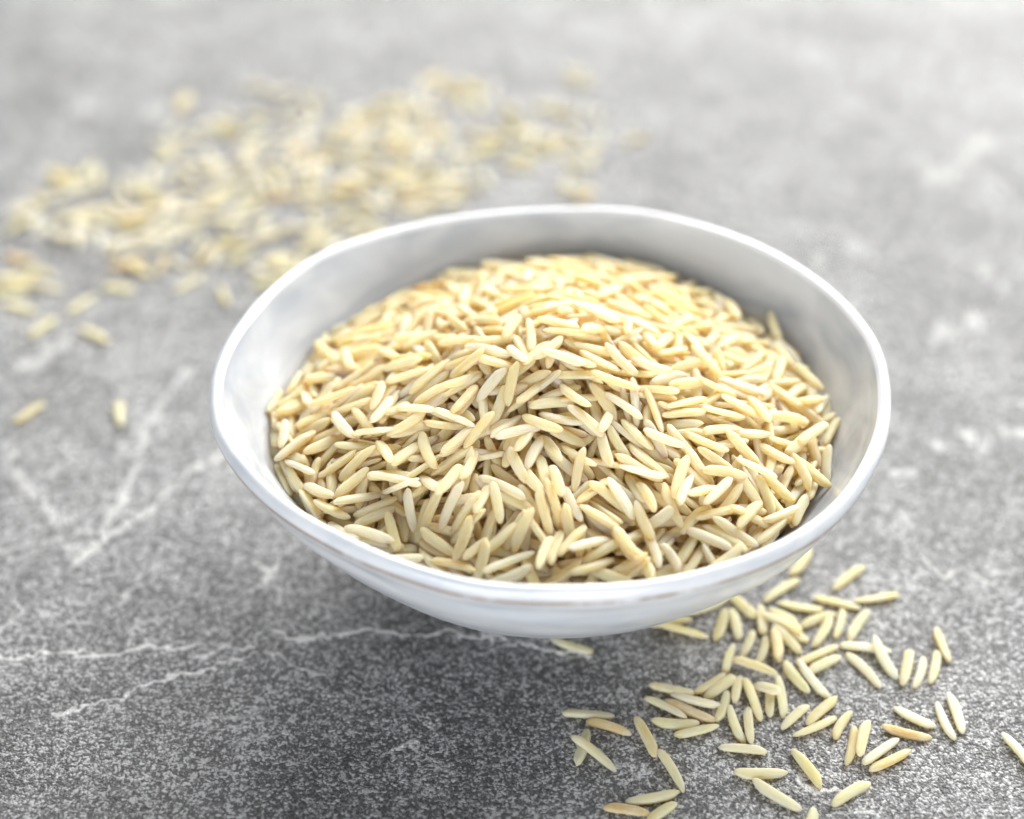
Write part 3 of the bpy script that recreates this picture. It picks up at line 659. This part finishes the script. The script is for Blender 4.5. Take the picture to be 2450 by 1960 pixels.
# ------------------------------------------------------------------ setting: the stone tabletop
def axis_steps(lo, hi, fine_lo, fine_hi, step):
    a = list(np.arange(fine_lo, fine_hi + 1e-6, step))
    s, v = step, fine_hi
    while v < hi: s = min(s * 1.05, s + 4) if v < 160 else s * 1.15; v += s; a.append(v)
    s, v = step, fine_lo
    while v > lo: s = min(s * 1.05, s + 4) if v > -160 else s * 1.15; v -= s; a.insert(0, v)
    return np.array(a)

def value_noise(x, y, cell, seed):
    rs = np.random.RandomState(seed); T = rs.rand(64, 64)
    u, v = x / cell, y / cell
    i, j = np.floor(u).astype(int), np.floor(v).astype(int)
    fx, fy = u - i, v - j
    fx, fy = fx * fx * (3 - 2 * fx), fy * fy * (3 - 2 * fy)
    g = lambda a, b: T[a % 64, b % 64]
    return (g(i, j) * (1 - fx) + g(i + 1, j) * fx) * (1 - fy) + (g(i, j + 1) * (1 - fx) + g(i + 1, j + 1) * fx) * fy

def build_tabletop():
    xs = axis_steps(-700, 700, -84, 84, 0.23)
    ys = axis_steps(-450, 800, -98, -5, 0.23)
    X, Y = np.meshgrid(xs, ys)
    wx = X + 2.2 * (value_noise(X, Y, 3.1, 1) - .5) + 1.2 * (value_noise(X, Y, 1.0, 2) - .5)
    wy = Y + 2.2 * (value_noise(X, Y, 3.1, 3) - .5) + 1.2 * (value_noise(X, Y, 1.0, 4) - .5)
    brk = np.clip(0.7 * (value_noise(X, Y, 0.9, 11) - .5) + 0.22 + 1.1 * value_noise(X, Y, 2.3, 5) + 1.0 * value_noise(X, Y, 7.0, 9), 0, 1)
    wid = 0.25 + 1.3 * value_noise(X, Y, 3.7, 6)
    vein = np.zeros_like(X)
    for pts, hw, s in VEINS:
        P = np.array(pts); pad = 6 + 3 * hw
        sel = (X > P[:, 0].min() - pad) & (X < P[:, 0].max() + pad) & (Y > P[:, 1].min() - pad) & (Y < P[:, 1].max() + pad)
        if not sel.any(): continue
        px, py = wx[sel], wy[sel]
        d = np.full(px.shape, 1e9)
        for (ax, ay), (bx, by) in zip(P[:-1], P[1:]):
            ux, uy = bx - ax, by - ay
            t = np.clip(((px - ax) * ux + (py - ay) * uy) / (ux * ux + uy * uy), 0, 1)
            d = np.minimum(d, np.hypot(px - ax - t * ux, py - ay - t * uy))
        w = hw * wid[sel] * 0.85 + 0.14
        vein[sel] = np.maximum(vein[sel], min(1.2, s * 1.3) * brk[sel] * np.clip((1.25 - d / w) * 2.2, 0, 1))
    Z = 0.10 * vein + 0.10 * (value_noise(X, Y, 9.0, 7) - .5) + 0.05 * (value_noise(X, Y, 2.0, 8) - .5) - 0.10
    ny, nx = X.shape
    co = np.stack([X, Y, Z], -1).reshape(-1, 3).astype(np.float32) * MM
    idx = np.arange(ny * nx).reshape(ny, nx)
    q = np.stack([idx[:-1, :-1], idx[:-1, 1:], idx[1:, 1:], idx[1:, :-1]], -1).reshape(-1, 4)
    me = bpy.data.meshes.new('tabletop')
    me.vertices.add(len(co)); me.vertices.foreach_set('co', co.ravel())
    me.loops.add(q.size); me.loops.foreach_set('vertex_index', q.ravel().astype(np.int32))
    me.polygons.add(len(q)); me.polygons.foreach_set('loop_start', np.arange(0, q.size, 4, dtype=np.int32))
    me.update(calc_edges=True)
    me.polygons.foreach_set('use_smooth', np.ones(len(q), bool))
    at = me.attributes.new('vein', 'FLOAT', 'POINT'); at.data.foreach_set('value', vein.ravel().astype(np.float32))
    me.materials.append(STONE)
    o = bpy.data.objects.new('tabletop', me); COL.objects.link(o)
    o['kind'] = 'structure'; o['label'] = 'rough grey stone tabletop with pale veins'
    return o
build_tabletop()

# ------------------------------------------------------------------ the bowl
def rim_scale(a):
    r = RIM[0]
    for k in range(1, 7):
        r += RIM[2 * k - 1] * math.cos(k * a) + RIM[2 * k] * math.sin(k * a)
    return r / 48.6
INNER = [(0, 7.6), (10, 8.0), (20, 10.4), (27, 14.3), (33, 18.9), (38, 24.2), (41.4, 28.3), (44.2, 32.4), (45.9, 35.2)]
LIP = [(46.6, 36.5), (47.2, 37.0), (47.9, 36.9), (48.4, 36.3), (48.55, 35.5), (48.35, 34.6), (47.9, 33.6)]
OUTER = [(46.95, 32.0), (45.5, 29.0), (43.1, 25.5), (39.8, 21.6), (35.7, 17.4), (30.4, 12.8), (24.0, 8.3), (16.5, 5.4)]
FOOT = [(16.5, 5.4), (15.4, 4.6), (14.9, 2.0), (14.6, 0.5), (14.0, 0.02), (13.0, 0.02), (12.4, 0.6), (12.2, 3.4), (7.0, 3.8), (0, 3.9)]

def dense(profile, n):
    """Catmull-Rom resampling of a profile."""
    P = np.array(profile, float); P = np.vstack([2 * P[0] - P[1], P, 2 * P[-1] - P[-2]])
    out = []
    for i in range(1, len(P) - 2):
        for t in np.arange(n) / n:
            a, b, c, d = P[i - 1:i + 3]
            out.append(0.5 * (2 * b + (c - a) * t + (2 * a - 5 * b + 4 * c - d) * t * t + (3 * b - a - 3 * c + d) * t ** 3))
    out.append(P[-2])
    return [(max(0, p[0]), p[1]) for p in out]

def lathe(name, profile, parent, iron=None, seg=192, mat=None):
    verts, faces, ir = [], [], []
    for i, (r, z) in enumerate(profile):
        for k in range(seg):
            a = 2 * math.pi * k / seg
            w = min(1, max(0, (z - 6) / 26)); w = w * w * (3 - 2 * w)
            s = 1 + (rim_scale(a) - 1) * w
            dz = 0.35 * w * (math.sin(2 * a + 1.0) + 0.5 * math.sin(5 * a + 2.1) + 0.3 * math.sin(11 * a))
            wob = 0.035 * w * (math.sin(9 * a + z) + math.sin(17 * a - z * .7))
            verts.append(((r * s + wob) * math.cos(a) * MM, (r * s + wob) * math.sin(a) * MM, (z + dz) * MM))
            ir.append(iron(i, a) if iron else 0.0)
    for i in range(len(profile) - 1):
        for k in range(seg):
            k2 = (k + 1) % seg
            faces.append((i * seg + k, i * seg + k2, (i + 1) * seg + k2, (i + 1) * seg + k))
    me = bpy.data.meshes.new(name); me.from_pydata(verts, [], faces)
    bm = bmesh.new(); bm.from_mesh(me)
    la = bm.verts.layers.float.new('iron')
    bm.verts.ensure_lookup_table()
    for v, x in zip(bm.verts, ir): v[la] = x
    bmesh.ops.remove_doubles(bm, verts=bm.verts, dist=1e-6)
    bmesh.ops.recalc_face_normals(bm, faces=bm.faces)
    bm.to_mesh(me); bm.free()
    for f in me.polygons: f.use_smooth = True
    me.materials.append(mat or GLAZE)
    o = bpy.data.objects.new(name, me); COL.objects.link(o); o.parent = parent
    return o

bowl = bpy.data.objects.new('bowl', None); COL.objects.link(bowl)
bowl['label'] = 'white glazed ceramic bowl with uneven rim, heaped with rice'
bowl['category'] = 'bowl'
lathe('inner_wall', dense(INNER + LIP[:1], 4), bowl, mat=SHADED_GLAZE)
LP = dense(LIP, 4); NL = len(LP)
# bare iron-brown clay shows through along the underside of the lip, mostly at the front right and left
def lip_iron(i, a):
    band = 1.2 * math.exp(-((i - NL * 0.74) / (NL * 0.055)) ** 2)
    where = 0.35 + 0.65 * max(0, math.cos(a - R(-60))) + 0.75 * max(0, math.cos(a - R(195))) ** 2
    return min(1, band * where)
lathe('rim', LP, bowl, lip_iron)
lathe('outer_wall', dense([LIP[-1]] + OUTER, 5), bowl, None)
lathe('foot_ring', dense(FOOT, 3), bowl)

# ------------------------------------------------------------------ rice
TONES = {'p': (0.93, 0.88, 0.72), 'n': (0.95, 0.80, 0.45), 'w': (0.95, 0.87, 0.62), 'g': (0.85, 0.76, 0.48), 'o': (0.88, 0.69, 0.37), 'b': (0.78, 0.55, 0.30)}
rnd = random.Random(11)
def tint(tone):
    k = 1 + rnd.uniform(-0.06, 0.06); w = rnd.uniform(-0.04, 0.04)
    c = TONES[tone]
    return tuple(min(0.95, max(0.02, v * k + w * s)) for v, s in zip(c, (0.3, 0.7, 1.0)))

GW, GT = 0.79, 0.45             # half width and half thickness of a grain (mm)
SEG, RINGS = 12, 14
def grain_shape(seed):
    """Unit grain along x from -0.5 to 0.5 (times its length in mm); y, z in mm."""
    g = random.Random(seed)
    cut = g.random() < 0.75          # the germ has dropped out of one end, leaving a slanting notch
    side = g.choice((-1, 1)); bend = g.uniform(0.08, 0.42) * g.choice((-1, 1))
    wid = g.uniform(0.9, 1.08); p0, p1 = g.uniform(2.9, 5.2), g.uniform(4.5, 8.0)
    vs, fs, tip = [], [], []
    spot = g.uniform(0, 1) ** 1.5
    ts = [-math.cos(math.pi * (i + 0.35) / (RINGS - 0.3)) for i in range(RINGS)]
    for t in ts:
        e = p0 if t < 0 else p1
        r = max(0.03, (1 - abs(t) ** e)) ** 0.47 * (0.97 + 0.05 * t - 0.06 * t * t)
        for k in range(SEG):
            a = 2 * math.pi * k / SEG
            cx, sx = math.cos(a), math.sin(a)
            gr = 1 - 0.07 * abs(math.cos(a * 2)) ** 6 * (abs(sx) > 0.5) - 0.05 * math.cos(3 * a + seed) + 0.03 * math.cos(5 * a + 2 * seed)
            y = GW * wid * r * gr * math.copysign(abs(cx) ** 0.72, cx) + bend * (t * t - 0.4)
            z = GT * wid * r * gr * math.copysign(abs(sx) ** 0.62, sx)
            if cut and t > 0.66:
                lim = GW * (0.80 - 3.0 * (t - 0.66))
                if side * y > lim: y = side * (lim + 0.12 * (side * y - lim))
            vs.append((0.5 * t, y, z)); tip.append(spot * max(0, t) ** 9 + 0.3 * abs(t) ** 14)
    for i in range(RINGS - 1):
        for k in range(SEG):
            k2 = (k + 1) % SEG
            fs.append((i * SEG + k, i * SEG + k2, (i + 1) * SEG + k2, (i + 1) * SEG + k))
    n = len(vs)
    m0 = np.mean(vs[:SEG], 0); m1 = np.mean(vs[-SEG:], 0)
    vs.append((-0.5, m0[1], m0[2])); vs.append((0.5, m1[1], m1[2])); tip += [0.3, spot]
    for k in range(SEG):
        k2 = (k + 1) % SEG
        fs.append((n, k2, k)); fs.append((n + 1, (RINGS - 1) * SEG + k, (RINGS - 1) * SEG + k2))
    return np.array(vs), fs, np.array(tip)
SHAPES = [grain_shape(s) for s in range(14)]
MESHES = []
for vs, fs, tip in SHAPES:
    me = bpy.data.meshes.new('rice_grain')
    me.from_pydata([(x * 7.2 * MM, y * MM, z * MM) for x, y, z in vs], [], fs)
    for f in me.polygons: f.use_smooth = True
    me.attributes.new('tip', 'FLOAT', 'POINT').data.foreach_set('value', tip.astype(np.float32))
    me.attributes.new('local', 'FLOAT_VECTOR', 'POINT').data.foreach_set('vector', (vs * np.array([7.2, 1, 1])).ravel().astype(np.float32))
    me.materials.append(RICE)
    MESHES.append(me)

class Bed:
    """A height field on which grains come to rest one after another."""
    def __init__(s, x0, x1, y0, y1, cell, fn):
        s.x0, s.y0, s.c = x0, y0, cell
        s.xs = np.arange(x0, x1, cell); s.ys = np.arange(y0, y1, cell)
        s.X, s.Y = np.meshgrid(s.xs, s.ys)
        s.H = fn(s.X, s.Y)
        s.T = np.linspace(-1, 1, 11)
        s.U = np.array([-0.5, 0, 0.5])
    def at(s, x, y):
        i = np.clip(((y - s.y0) / s.c).astype(int), 0, len(s.ys) - 1); j = np.clip(((x - s.x0) / s.c).astype(int), 0, len(s.xs) - 1)
        return s.H[i, j]
    def settle(s, x, y, yaw, length, sink=0.12):
        """Where a grain would come to rest: height of its middle and slope along it."""
        ca, sa = math.cos(yaw), math.sin(yaw)
        t = s.T * 0.46 * length
        prof = GT * np.sqrt(np.clip(1 - np.abs(s.T) ** 2.6, 0.05, 1))
        need = np.full(len(t), -1e9)
        for u in s.U * GW * 1.3:
            need = np.maximum(need, s.at(x + t * ca - u * sa, y + t * sa + u * ca) + prof * math.sqrt(max(0.05, 1 - (u / GW / 1.05) ** 2)))
        best = (float(need[5]), 0.0)     # lowest line over the supports: one on each side of the middle
        for i in range(5):
            for j in range(6, 11):
                k = (need[j] - need[i]) / (t[j] - t[i]); z = need[i] - k * t[i]
                if z > best[0]: best = (float(z), float(k))
        return best[0] - sink, best[1]
    def mark(s, x, y, z, k, yaw, length):
        """Note the space that a resting grain takes."""
        ca, sa = math.cos(yaw), math.sin(yaw)
        hl2 = 0.5 * length + 1
        j0, j1 = int((x - hl2 - s.x0) / s.c), int((x + hl2 - s.x0) / s.c) + 1
        i0, i1 = int((y - hl2 - s.y0) / s.c), int((y + hl2 - s.y0) / s.c) + 1
        i0, j0 = max(i0, 0), max(j0, 0)
        dx, dy = s.X[i0:i1, j0:j1] - x, s.Y[i0:i1, j0:j1] - y
        tt, uu = dx * ca + dy * sa, -dx * sa + dy * ca
        w = np.clip(1 - np.abs(tt / (0.5 * length)) ** 2.6, 0, 1)
        top = z + k * tt + GT * np.sqrt(np.clip(w - (uu / GW) ** 2, 0, 1))
        inside = (w > 0) & (np.abs(uu) < GW * np.sqrt(w + 1e-9))
        H = s.H[i0:i1, j0:j1]
        H[inside] = np.maximum(H[inside], top[inside])
    def rest(s, x, y, yaw, length, sink=0.12, slope=0.0, give=0.6, ceiling=None):
        z, k = s.settle(x, y, yaw, length, sink)
        k = max(slope - give, min(slope + give, k))
        if ceiling is not None: z = min(z, ceiling)
        s.mark(x, y, z, k, yaw, length)
        return z, math.atan(k)

def grain_matrix(x, y, z, yaw, pitch, roll, length):
    return Matrix.Translation((x * MM, y * MM, z * MM)) @ Euler((roll, -pitch, yaw), 'XYZ').to_matrix().to_4x4() @ Matrix.Diagonal((length / 7.2, 1, 1, 1))

def grain_object(x, y, z, yaw, pitch, length, tone, label, group):
    o = bpy.data.objects.new('rice_grain', MESHES[rnd.randrange(len(MESHES))])
    COL.objects.link(o)
    if rnd.random() < 0.5: yaw, pitch = yaw + math.pi, -pitch
    o.matrix_world = grain_matrix(x, y, z, yaw, pitch, rnd.uniform(-0.4, 0.4), length)
    o.color = (*tint(tone), 1)
    o['label'] = label; o['category'] = 'rice grain'; o['group'] = group
    return o

class Mass:
    """Many grains joined into one mesh."""
    def __init__(s): s.v, s.f, s.c, s.t, s.l, s.n = [], [], [], [], [], 0
    def add(s, x, y, z, yaw, pitch, length, tone):
        vs, fs, tip = SHAPES[rnd.randrange(len(SHAPES))]
        s.t.append(tip); s.l.append(vs * np.array([7.2, 1, 1]) + np.array([rnd.uniform(0, 90), rnd.uniform(0, 40), 0]))
        M = np.array(grain_matrix(x, y, z, yaw, pitch, rnd.uniform(-0.9, 0.9), length))
        p = vs * np.array([7.2, 1, 1]) * MM
        s.v.append(p @ M[:3, :3].T + M[:3, 3])
        n = s.n
        s.f.extend([tuple(i + n for i in f) for f in fs])
        s.c.append(np.tile((*tint(tone), 1), (len(vs), 1)))
        s.n += len(vs)
    def build(s, name, label, category):
        me = bpy.data.meshes.new(name)
        me.from_pydata(np.concatenate(s.v), [], s.f)
        me.polygons.foreach_set('use_smooth', np.ones(len(me.polygons), bool))
        at = me.attributes.new('tint', 'FLOAT_COLOR', 'POINT')
        at.data.foreach_set('color', np.concatenate(s.c).ravel().astype(np.float32))
        me.attributes.new('tip', 'FLOAT', 'POINT').data.foreach_set('value', np.concatenate(s.t).astype(np.float32))
        me.attributes.new('local', 'FLOAT_VECTOR', 'POINT').data.foreach_set('vector', np.concatenate(s.l).ravel().astype(np.float32))
        me.materials.append(RICE_MASS)
        o = bpy.data.objects.new(name, me); COL.objects.link(o)
        o['kind'] = 'stuff'; o['label'] = label; o['category'] = category
        return o

def any_tone(): return rnd.choices('nwgob', (60, 22, 6, 9, 3))[0]

# --- the heap in the bowl
IR = np.array([p[0] for p in INNER]); IZ = np.array([p[1] for p in INNER])
def round_scale(X, Y):
    """How far the uneven bowl is wider or narrower than a round one in this direction."""
    a = np.arctan2(Y, X); r = RIM[0]
    for k in range(1, 7): r = r + RIM[2 * k - 1] * np.cos(k * a) + RIM[2 * k] * np.sin(k * a)
    return 1 + (r / 48.6 - 1) * 0.93
def wall_z(X, Y):
    r = np.hypot(X, Y) / round_scale(X, Y)
    return np.interp(r, IR, IZ) + np.clip(r - IR[-1], 0, 99) * 3
def heap_z(X, Y):
    r = np.hypot(X - 1.5, Y - 4.0); a = np.arctan2(Y, X)
    z0 = 29.7 - 1.3 * np.exp(-((a - 2.45) / 0.5) ** 2) - 1.0 * np.exp(-((a - 0.45) / 0.35) ** 2) + 1.2 * np.exp(-((a - 1.4) / 0.42) ** 2) + 0.8 * np.exp(-((a + 0.6) / 0.45) ** 2)
    edge = np.clip((np.hypot(X, Y) / round_scale(X, Y) * 0.75 + r * 0.25) / 42.0, 0, 1.3)
    rho = edge * 0.7 + np.clip(r / 42.0, 0, 1.3) * 0.3
    dip = 1.8 * np.exp(-(((X - 3.0) / 9.0) ** 2 + ((Y + 15.0) / 7.0) ** 2))
    return z0 + (46.0 - z0) * (1 - rho ** 0.97) - dip
bed = Bed(-52, 52, -52, 52, 0.25, lambda X, Y: np.maximum(wall_z(X, Y), heap_z(X, Y) - 8.0))
target = heap_z(bed.X, bed.Y)
heap = Mass()
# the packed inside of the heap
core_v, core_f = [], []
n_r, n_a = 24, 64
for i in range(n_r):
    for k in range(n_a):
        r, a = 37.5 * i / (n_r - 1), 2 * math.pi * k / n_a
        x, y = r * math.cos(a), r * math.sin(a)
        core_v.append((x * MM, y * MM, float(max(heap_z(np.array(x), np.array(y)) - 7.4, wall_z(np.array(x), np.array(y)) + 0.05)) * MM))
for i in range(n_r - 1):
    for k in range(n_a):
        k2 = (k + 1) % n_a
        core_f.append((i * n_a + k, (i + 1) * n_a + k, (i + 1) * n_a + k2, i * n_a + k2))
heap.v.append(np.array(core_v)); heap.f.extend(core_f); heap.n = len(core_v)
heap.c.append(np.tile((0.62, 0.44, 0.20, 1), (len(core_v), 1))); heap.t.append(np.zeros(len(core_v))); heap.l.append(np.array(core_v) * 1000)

rs = np.random.RandomState(5)
def hz(x, y): return float(heap_z(np.array(x), np.array(y)))
def slope_along(x, y, yaw):
    c, s = math.cos(yaw), math.sin(yaw)
    return (hz(x + 2 * c, y + 2 * s) - hz(x - 2 * c, y - 2 * s)) / 4
def reach(x, y, yaw, L): return max(math.hypot(x + s * 0.5 * L * math.cos(yaw), y + s * 0.5 * L * math.sin(yaw)) for s in (-1, 1))
def fill(count, low, high):
    """Let grains fall into the hollows that lie deeper than low; keep those that stay under high."""
    for _ in range(count):
        r = 42.4 * np.sqrt(rs.rand(16)); a = rs.rand(16) * 2 * np.pi
        xs, ys = r * np.cos(a), r * np.sin(a)
        rk = round_scale(xs, ys); xs, ys = xs * rk, ys * rk
        gap = (heap_z(xs, ys) - bed.at(xs, ys) + heap_z(xs + 1, ys) - bed.at(xs + 1, ys) + heap_z(xs, ys + 1) - bed.at(xs, ys + 1)) / 3
        k = int(np.argmax(gap))
        if gap[k] < low: continue
        x, y = float(xs[k]), float(ys[k])
        L = rnd.uniform(6.7, 8.2) if rnd.random() < 0.9 else rnd.uniform(4.4, 6.4)
        best = None
        round_wall = math.atan2(y, x) + math.pi / 2
        for yaw in [rnd.uniform(0, math.pi) if i < 3 or r[k] < 36 else round_wall + rnd.uniform(-0.5, 0.5) for i in range(6)]:
            if reach(x, y, yaw, L) > 43.6 * float(round_scale(x, y)): continue
            z, kk = bed.settle(x, y, yaw, L)
            sl = slope_along(x, y, yaw)
            cost = z + 2.0 * max(0, abs(kk - sl) - 0.35)
            if best is None or cost < best[0]: best = (cost, z, kk, sl, yaw)
        if best is None: continue
        _, z, kk, sl, yaw = best
        if z > hz(x, y) + high: continue
        kk = max(sl - 0.6, min(sl + 0.6, kk))
        bed.mark(x, y, z, kk, yaw, L)
        heap.add(x, y, z, yaw, math.atan(kk), L, any_tone())
fill(3200, 2.6, -1.8)
for layer, low, high in ((0, 2.0, -0.9), (1, 2.0, -0.4), (2, 1.5, 0.4)):
    for x, y, yaw, L, lay, tone, label in HEAPED:
        if lay != layer: continue
        for _ in range(20):
            if reach(x, y, yaw, L) < (43.2 + 1.0 * max(0, y) / 42) * float(round_scale(x, y)): break
            x, y = x * 0.985, y * 0.985
        z, p = bed.rest(x, y, yaw, L, 0.12, slope_along(x, y, yaw), 0.6, hz(x, y) + (-0.6, 0.5, 1.7)[layer])
        if label: grain_object(x, y, z, yaw, p, L, tone, label, 'rice grains lying on the heap in the bowl')
        else: heap.add(x, y, z, yaw, p, L, tone)
    if layer < 2: fill(900, low, high)
heap.build('rice_heap', 'dense heap of pale yellow rice filling the white bowl', 'rice')

# --- rice spilled on the stone
flat = Bed(-170, 170, -110, 260, 0.25, lambda X, Y: np.zeros_like(X))
for layer in (0, 1, 2):
    for x, y, yaw, L, lay, tone, label in SPILLED:
        if lay != layer: continue
        z, p = flat.rest(x, y, yaw, L, 0.06)
        grain_object(x, y, z, yaw, p, L, tone, label, 'rice grains spilled in front of the bowl')
for x, y, yaw, L, lay, tone, label in STRAY:
    z, p = flat.rest(x, y, yaw, L, 0.06)
    grain_object(x, y, z, yaw, p, L, tone, label, 'stray rice grains left of the bowl')
far = Mass()
for cx, cy, rx, ry, n in SCATTER:
    for _ in range(n):
        best = None
        for _try in range(5):
            a, q = rnd.uniform(0, 2 * math.pi), rnd.random() ** 0.6
            x, y, L, yaw = cx + rx * q * math.cos(a), cy + ry * q * math.sin(a), rnd.uniform(6.0, 7.8), rnd.uniform(0, math.pi)
            if math.hypot(x, y) < 26: continue
            z, k = flat.settle(x, y, yaw, L, 0.06)
            if best is None or z + abs(k) < best[0]: best = (z + abs(k), x, y, z, k, yaw, L)
        if best is None: continue
        _, x, y, z, k, yaw, L = best
        k = max(-0.5, min(0.5, k))
        flat.mark(x, y, z, k, yaw, L)
        far.add(x, y, z, yaw, math.atan(k), L, rnd.choices('pwgob', (50, 22, 22, 4, 2))[0])
far.build('scattered_rice', 'blurred scatter of pale rice on the stone behind the bowl', 'rice')
